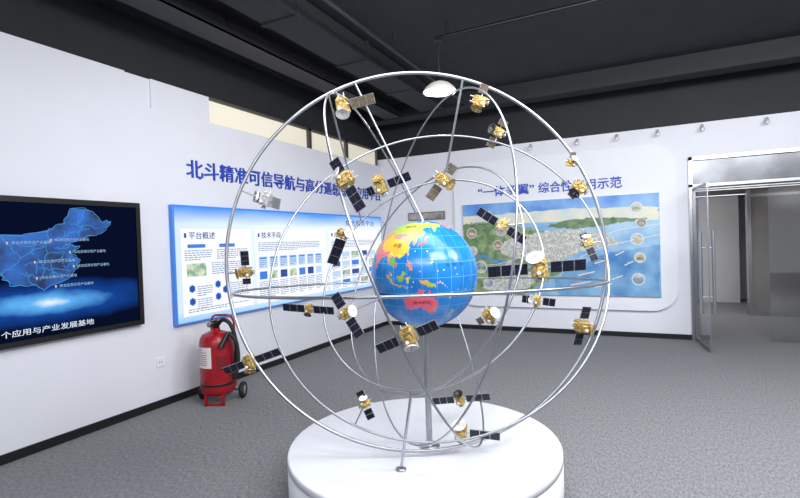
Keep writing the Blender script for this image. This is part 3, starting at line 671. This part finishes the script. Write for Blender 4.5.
MB().lathe([(0, -GR - 0.025), (0.04, -GR - 0.025), (0.045, -GR + 0.012), (0, -GR + 0.012)], 20).build('mounting_collar', STEEL, gl)
MB().lathe([(0.012, GR - 0.01), (0.012, GR + 0.02), (0, GR + 0.02)], 12).build('top_pin', STEEL, gl)

# ------------------------------------------------------------------ satellites
def satellite(px, py, bus, ang, l, r, pw, rings, label, front=None, dish='w', ddir=90, cell=CELL, foil=GOLD, yaw=15, ptilt=15):
    ringp, d_ = near(px, py, rings, front)
    k = d_ / FPX
    pos = at(px, py, d_)
    if (pos - ringp).length < 0.02: pos = pos - Fh * 0.02
    a = radians(ang)
    ax = Rh * cos(a) + U * sin(a); az = -Rh * sin(a) + U * cos(a)
    ax = (ax * cos(radians(yaw)) - Fh * sin(radians(yaw))).normalized(); ay = az.cross(ax).normalized(); az = ax.cross(ay)
    R3 = Matrix((ax, ay, az)).transposed()
    o = thing('satellite_model', label, 'satellite model', pos, 0, 'satellite models mounted on the orbit rings'); o.rotation_euler = R3.to_euler(); inv = R3.transposed()
    b_ = bus * k
    m = MB(); m.cbox((0, 0, 0), (b_ * .8, b_ * .8, b_)); m.cbox((0, 0, b_ * .55), (b_ * .6, b_ * .6, b_ * .16)); m.cbox((0, -b_ * .43, -.1 * b_), (b_ * .45, b_ * .1, b_ * .4))
    m.cbox((b_ * .2, -.42 * b_, b_ * .3), (b_ * .25, b_ * .12, b_ * .2)); m.cbox((-b_ * .22, -.42 * b_, b_ * .32), (b_ * .2, b_ * .1, b_ * .16))
    m.build('bus', foil, o, b_ * .05)
    for sx, sz, hl in ((.22, .55, .35), (-.2, .55, .28), (.3, -.45, -.26)):
        MB().tube([(sx * b_, -.1 * b_, sz * b_), (sx * b_, -.1 * b_, (sz + hl) * b_)], b_ * .035, 6).build('antenna_rod', DISHW, o)
    MB().lathe([(0, 0), (b_ * .12, 0), (b_ * .12, b_ * .14), (b_ * .08, b_ * .18), (0, b_ * .18)], 12, 0, Matrix.Translation((-.14 * b_, -.45 * b_, -.25 * b_)) @ Matrix.Rotation(radians(90), 4, 'X')).build('sensor', DISHW, o)
    m = MB(); m.lathe([(b_ * .1, 0), (b_ * .14, -b_ * .1), (b_ * .24, -b_ * .24), (b_ * .22, -b_ * .24), (0, -b_ * .08)], 16, 0, Matrix.Translation((0, 0, -b_ * .5))); m.build('engine_nozzle', PFRAME, o)
    for sgn, ln_ in ((-1, l), (1, r)):
        if ln_ <= 0: continue
        Lm = ln_ * k; wv = pw * k; x0 = b_ * .4; gap = b_ * .22; cp = radians(ptilt)
        rx = Matrix.Rotation(cp, 4, 'X'); th_ = max(.004, b_ * .05)
        p_ = MB(); nseg = 3 if ln_ > 14 else 2; sl = Lm / nseg
        for i in range(nseg):
            xa = x0 + gap + i * sl; xb = xa + sl * .97
            lo_, hi_ = (xa, xb) if sgn > 0 else (-xb, -xa)
            p_.box((lo_, -th_ / 2, -wv / 2), (hi_, th_ / 2, wv / 2), 1, rx)
            e_ = sl * .025
            for sd in (-1, 1):
                for q_ in range(2):
                    z0_ = -wv / 2 + wv * (.04 + .465 * q_); z1_ = z0_ + wv * .455
                    y0_ = sd * th_ * .5; y1_ = sd * th_ * .75
                    p_.box((lo_ + e_, min(y0_, y1_), z0_), (hi_ - e_, max(y0_, y1_), z1_), 0, rx)
        pb = p_.build('solar_panel', [cell, PFRAME], o)
        MB().tube([(sgn * (x0 - .05 * b_), 0, 0), (sgn * (x0 + gap + Lm * .5), 0, 0)], th_ * .6, 6).build('boom', PFRAME, pb)
    if dish:
        mt = {'w': DISHW, 'd': DISHD, 'g': foil}[dish]
        da = radians(ddir - ang); dirv = Vector((cos(da), -0.7, sin(da))).normalized()
        q_ = dirv.to_track_quat('Z', 'Y').to_matrix().to_4x4(); dr_ = b_ * .5
        ms = Matrix.Translation(dirv * b_ * .62) @ q_
        m = MB(); m.lathe([(0, 0), (dr_ * .35, dr_ * .05), (dr_ * .7, dr_ * .2), (dr_, dr_ * .45), (dr_ * .96, dr_ * .47), (dr_ * .66, dr_ * .26), (0, dr_ * .08)], 20, 0, ms)
        dsh = m.build('antenna_dish', mt, o)
        e_ = MB(); e_.tube([ms @ Vector((0, 0, 0)), ms @ Vector((0, 0, dr_ * .7))], dr_ * .06, 6); e_.lathe([(0, .75 * dr_), (dr_ * .13, .7 * dr_), (dr_ * .08, .6 * dr_)], 8, 0, ms); e_.build('feed_horn', PFRAME, dsh)
        MB().tube([(0, 0, 0), dirv * b_ * .64], b_ * .07, 6).build('dish_mount', PFRAME, o)
    MB().tube([(0, 0, 0), inv @ (ringp - pos)], 0.0045, 6).build('mounting_rod', STEEL, o)
    return o
SATS = [
    dict(px=343, py=106, bus=14, ang=8, l=0, r=25, pw=10, rings='A', cell=CELLB, ddir=-80, label='gold satellite with a single bronze panel at the upper left of the outer ring'),
    dict(px=480, py=101, bus=12, ang=72, l=0, r=9, pw=9, rings='A', cell=CELLB, dish='g', ddir=-120, label='small gold satellite hanging at the upper right of the outer ring near the lamp'),
    dict(px=498, py=132, bus=11, ang=60, l=10, r=6, pw=9, rings='D', cell=CELLB, dish='d', ddir=150, label='gold satellite with a dark dish on the upper right inner ring'),
    dict(px=345, py=180, bus=15, ang=-62, l=16, r=27, pw=12, rings='C', front='f', ddir=150, label='gold satellite with a steep dark panel beside the end of the left wall title'),
    dict(px=381, py=187, bus=13, ang=18, l=7, r=24, pw=9, rings='C', front='b', ddir=100, dish='g', label='gold satellite with a dark panel pointing right above the left side of the globe'),
    dict(px=443, py=180, bus=13, ang=52, l=16, r=10, pw=10, rings='EF', cell=CELLB, ddir=-30, dish='g', label='gold and bronze satellite directly above the globe at the foot of the top strut'),
    dict(px=266, py=200, bus=12, ang=-20, l=7, r=9, pw=11, rings='A', cell=PFRAME, foil=SILVER, ddir=160, label='silver foil satellite on the upper left of the outer ring beside the wall title'),
    dict(px=246, py=272, bus=11, ang=88, l=6, r=15, pw=8, rings='A', dish='g', ddir=180, label='gold satellite with an upright dark panel at the far left of the outer ring'),
    dict(px=343, py=234, bus=10, ang=66, l=28, r=0, pw=11, rings='C', front='f', ddir=20, label='satellite with white dish and a long dark panel hanging down left of the globe'),
    dict(px=502, py=226, bus=11, ang=-37, l=22, r=20, pw=9, rings='EF', ddir=-100, label='satellite with two slanting dark panels at upper right of the globe'),
    dict(px=539, py=268, bus=18, ang=3, l=40, r=35, pw=12, rings='EFD', ddir=115, yaw=5, label='largest gold satellite with long level dark panels right of the globe'),
    dict(px=587, py=243, bus=9, ang=-72, l=5, r=14, pw=8, rings='A', ddir=100, label='tiny satellite with white dish and hanging dark panel at the outer ring\'s right side'),
    dict(px=580, py=187, bus=12, ang=45, l=6, r=0, pw=9, rings='DA', cell=CELLB, dish='d', ddir=-140, label='small gold satellite with short bronze panel over the right end of the back wall title'),
    dict(px=571, py=163, bus=8, ang=80, l=0, r=6, pw=6, rings='AD', cell=CELLB, dish='w', ddir=60, label='tiny gold satellite with white dish high on the right of the outer ring'),
    dict(px=582, py=326, bus=13, ang=80, l=13, r=13, pw=10, rings='A', dish='g', ddir=-10, label='gold satellite with dark panels above and below at the lower right of the outer ring'),
    dict(px=536, py=300, bus=9, ang=-8, l=9, r=12, pw=8, rings='EFDB', ddir=160, label='small satellite just below the largest satellite right of the globe'),
    dict(px=489, py=316, bus=12, ang=30, l=6, r=0, pw=8, rings='EFB', cell=CELLB, ddir=40, label='gold satellite with white dish at the lower right edge of the globe'),
    dict(px=309, py=309, bus=8, ang=-4, l=24, r=22, pw=8, rings='EFD', dish='d', ddir=-90, label='small satellite with two long level dark panels left of the globe'),
    dict(px=346, py=313, bus=12, ang=-58, l=15, r=20, pw=11, rings='C', front='f', ddir=10, label='gold satellite with steep dark panels at lower left of the globe'),
    dict(px=409, py=336, bus=16, ang=24, l=27, r=22, pw=11, rings='C', front='f', ddir=-70, label='large gold satellite with two dark panels in front of the bottom of the globe'),
    dict(px=250, py=362, bus=12, ang=20, l=25, r=29, pw=8, rings='A', dish='g', ddir=-70, label='gold satellite with two long dark panels just above the fire extinguisher'),
    dict(px=365, py=404, bus=9, ang=-65, l=8, r=10, pw=9, rings='CD', ddir=100, label='small satellite low on the left side above the podium edge'),
    dict(px=460, py=399, bus=10, ang=8, l=22, r=24, pw=8, rings='C', dish='d', ddir=100, label='satellite with dark dish and two level panels low above the podium'),
    dict(px=461, py=432, bus=14, ang=-3, l=0, r=30, pw=9, rings='A', ddir=95, label='lowest gold satellite with white dish and one dark panel just above the podium'),
]
for s_ in SATS: satellite(**s_)

# ------------------------------------------------------------------ fire extinguisher trolley
fe = hit(219, 402, 2, 0)
t = thing('fire_extinguisher', 'red wheeled fire extinguisher standing by the left wall', 'fire extinguisher', (fe.x, fe.y, 0), YAW)
r = 0.172
MB().lathe([(0, 0.09), (r * .8, 0.1), (r * .97, 0.13), (r, 0.17), (r, 0.6), (r * .96, 0.66), (r * .8, 0.71), (r * .45, 0.735), (0.04, 0.745), (0.04, 0.77), (0, 0.77)], 40).build('cylinder', RED, t)
MB().lathe([(r + .001, .2), (r + .003, .205), (r + .003, .22), (r + .001, .225)], 40).build('band', BLACK, t)
v_ = MB(); v_.lathe([(0, .77), (.032, .77), (.035, .8), (.028, .84), (0, .845)], 20); v_.box((-.02, -.09, .8), (.02, .03, .825)); v_.box((-.015, -.12, .845), (.015, .02, .858)); v_.build('valve', BLACK, t)
v_ = MB(); v_.lathe([(0, 0), (.028, 0), (.028, .018), (0, .018)], 18, 0, Matrix.Translation((-.05, -.03, .81)) @ Matrix.Rotation(radians(90), 4, 'X')); v_.build('pressure_gauge', STEEL, t)
h = MB(); h.tube([(-.12, .18, .12), (-.12, .19, .8), (-.1, .17, .86), (-.06, .15, .88), (.06, .15, .88), (.1, .17, .86), (.12, .19, .8), (.12, .18, .12)], .012, 8); h.build('handle_frame', RED, t)
h = MB(); h.tube([(-.12, .18, .4), (.12, .18, .4)], .01, 8); h.tube([(-.22, .15, .085), (.22, .15, .085)], .012, 8); h.build('axle', STEELD, t)
for s in (-1, 1):
    mx_ = Matrix.Translation((s * .21, .13, .085)) @ Matrix.Rotation(radians(90), 4, 'Y')
    wl = MB().lathe([(.05, -.022), (.075, -.024), (.085, -.012), (.085, .012), (.075, .024), (.05, .022), (.05, -.022)], 28, 0, mx_).build('wheel', RUBBER, t)
    MB().lathe([(0, -.02), (.05, -.02), (.05, .02), (0, .02)], 20, 0, mx_).build('hub', PFRAME, wl)
f_ = MB(); f_.box((-.1, -.13, 0), (-.07, -.1, .12)); f_.box((.07, -.13, 0), (.1, -.1, .12)); f_.box((-.1, -.13, 0), (.1, -.1, .02)); f_.build('foot', RED, t)
def sweep(p):
    out_ = []
    for i in range(len(p) - 1):
        p0 = Vector(p[max(i - 1, 0)]); p1 = Vector(p[i]); p2 = Vector(p[i + 1]); p3 = Vector(p[min(i + 2, len(p) - 1)])
        for k in range(6):
            q = k / 6; out_.append(.5 * ((2 * p1) + (p2 - p0) * q + (2 * p0 - 5 * p1 + 4 * p2 - p3) * q * q + (3 * p1 - p0 - 3 * p2 + p3) * q ** 3))
    out_.append(Vector(p[-1])); return out_
MB().tube(sweep([(.03, -.02, .81), (.1, -.06, .86), (.18, -.07, .8), (.218, -.05, .6), (.195, -.04, .4), (.2, -.09, .27), (.245, -.09, .42), (.235, -.1, .64), (.165, -.12, .74)]), .021, 8).build('hose', RUBBER, t)
MB().tube([(.165, -.12, .74), (.105, -.175, .6)], [.02, .032], 10).build('nozzle', BLACK, t)
lb = MB()
def curved(a_s, a_e, z0, z1, off, mi):
    n_ = 10
    for k in range(n_):
        a0 = radians(a_s + k * (a_e - a_s) / n_); a1 = radians(a_s + (k + 1) * (a_e - a_s) / n_); q = r + off
        lb.poly([(q * cos(a0), q * sin(a0), z0), (q * cos(a1), q * sin(a1), z0), (q * cos(a1), q * sin(a1), z1), (q * cos(a0), q * sin(a0), z1)], mi)
curved(194, 272, .39, .6, .003, 0)
for z in (.57, .545, .52, .5, .48, .46, .44, .42): curved(202, 256 if z < .56 else 240, z, z + .006, .004, 1)
lb.build('paper_label', [PAPER, mat('label_print', S(150, 120, 120), .6)], t)
lb = MB(); curved(288, 320, .36, .5, .003, 0); lb.build('red_sticker', mat('dark_red_sticker', S(110, 14, 24), .5), t)

# ------------------------------------------------------------------ lights
def area(name, loc, target, sx, sy, pw, c=(1, 1, 1)):
    l = bpy.data.lights.new(name, 'AREA'); l.shape = 'RECTANGLE'; l.size = sx; l.size_y = sy; l.energy = pw; l.color = c
    o = bpy.data.objects.new(name, l); COL.objects.link(o); o.location = loc
    o.rotation_euler = (Vector(target) - Vector(loc)).to_track_quat('-Z', 'Y').to_euler(); return o
CO = (0.95, 0.97, 1.0)
area('ceiling_lamp_light', (-0.8, 2.6, 3.6), (-0.8, 4.4, 0), 3.5, 1.2, 100, CO)
area('ceiling_lamp_light', (2.6, 3.6, 3.6), (1.2, 6, 0), 2.5, 1.2, 195, CO)
area('ceiling_lamp_light', (0, -1.2, 3.6), (-1, 1.5, 0), 4, 1.2, 125, CO)
area('ceiling_lamp_light', (1.2, 1.5, 3.5), (-3, 6, 1.6), 2, 1, 130, CO)
area('far_room_light', (0.2, 11, 2.3), (1.2, 12.5, 0), 1.5, 1.2, 70, (1, .97, .93))
area('far_room_light', (3.2, 9.6, 2.3), (2.6, 11, 0.6), 1.5, .6, 16, (1, .97, .93))
pl = bpy.data.lights.new('pendant_bulb', 'POINT'); pl.energy = 25; pl.color = (1, .95, .85); pl.shadow_soft_size = 0.05
po = bpy.data.objects.new('pendant_bulb', pl); COL.objects.link(po); po.location = (LP.x, LP.y, lz - 0.08)
wd_ = bpy.data.worlds.new('world'); scene.world = wd_; wd_.use_nodes = True
wd_.node_tree.nodes['Background'].inputs[0].default_value = (0.86, 0.9, 1, 1); wd_.node_tree.nodes['Background'].inputs[1].default_value = 0.47
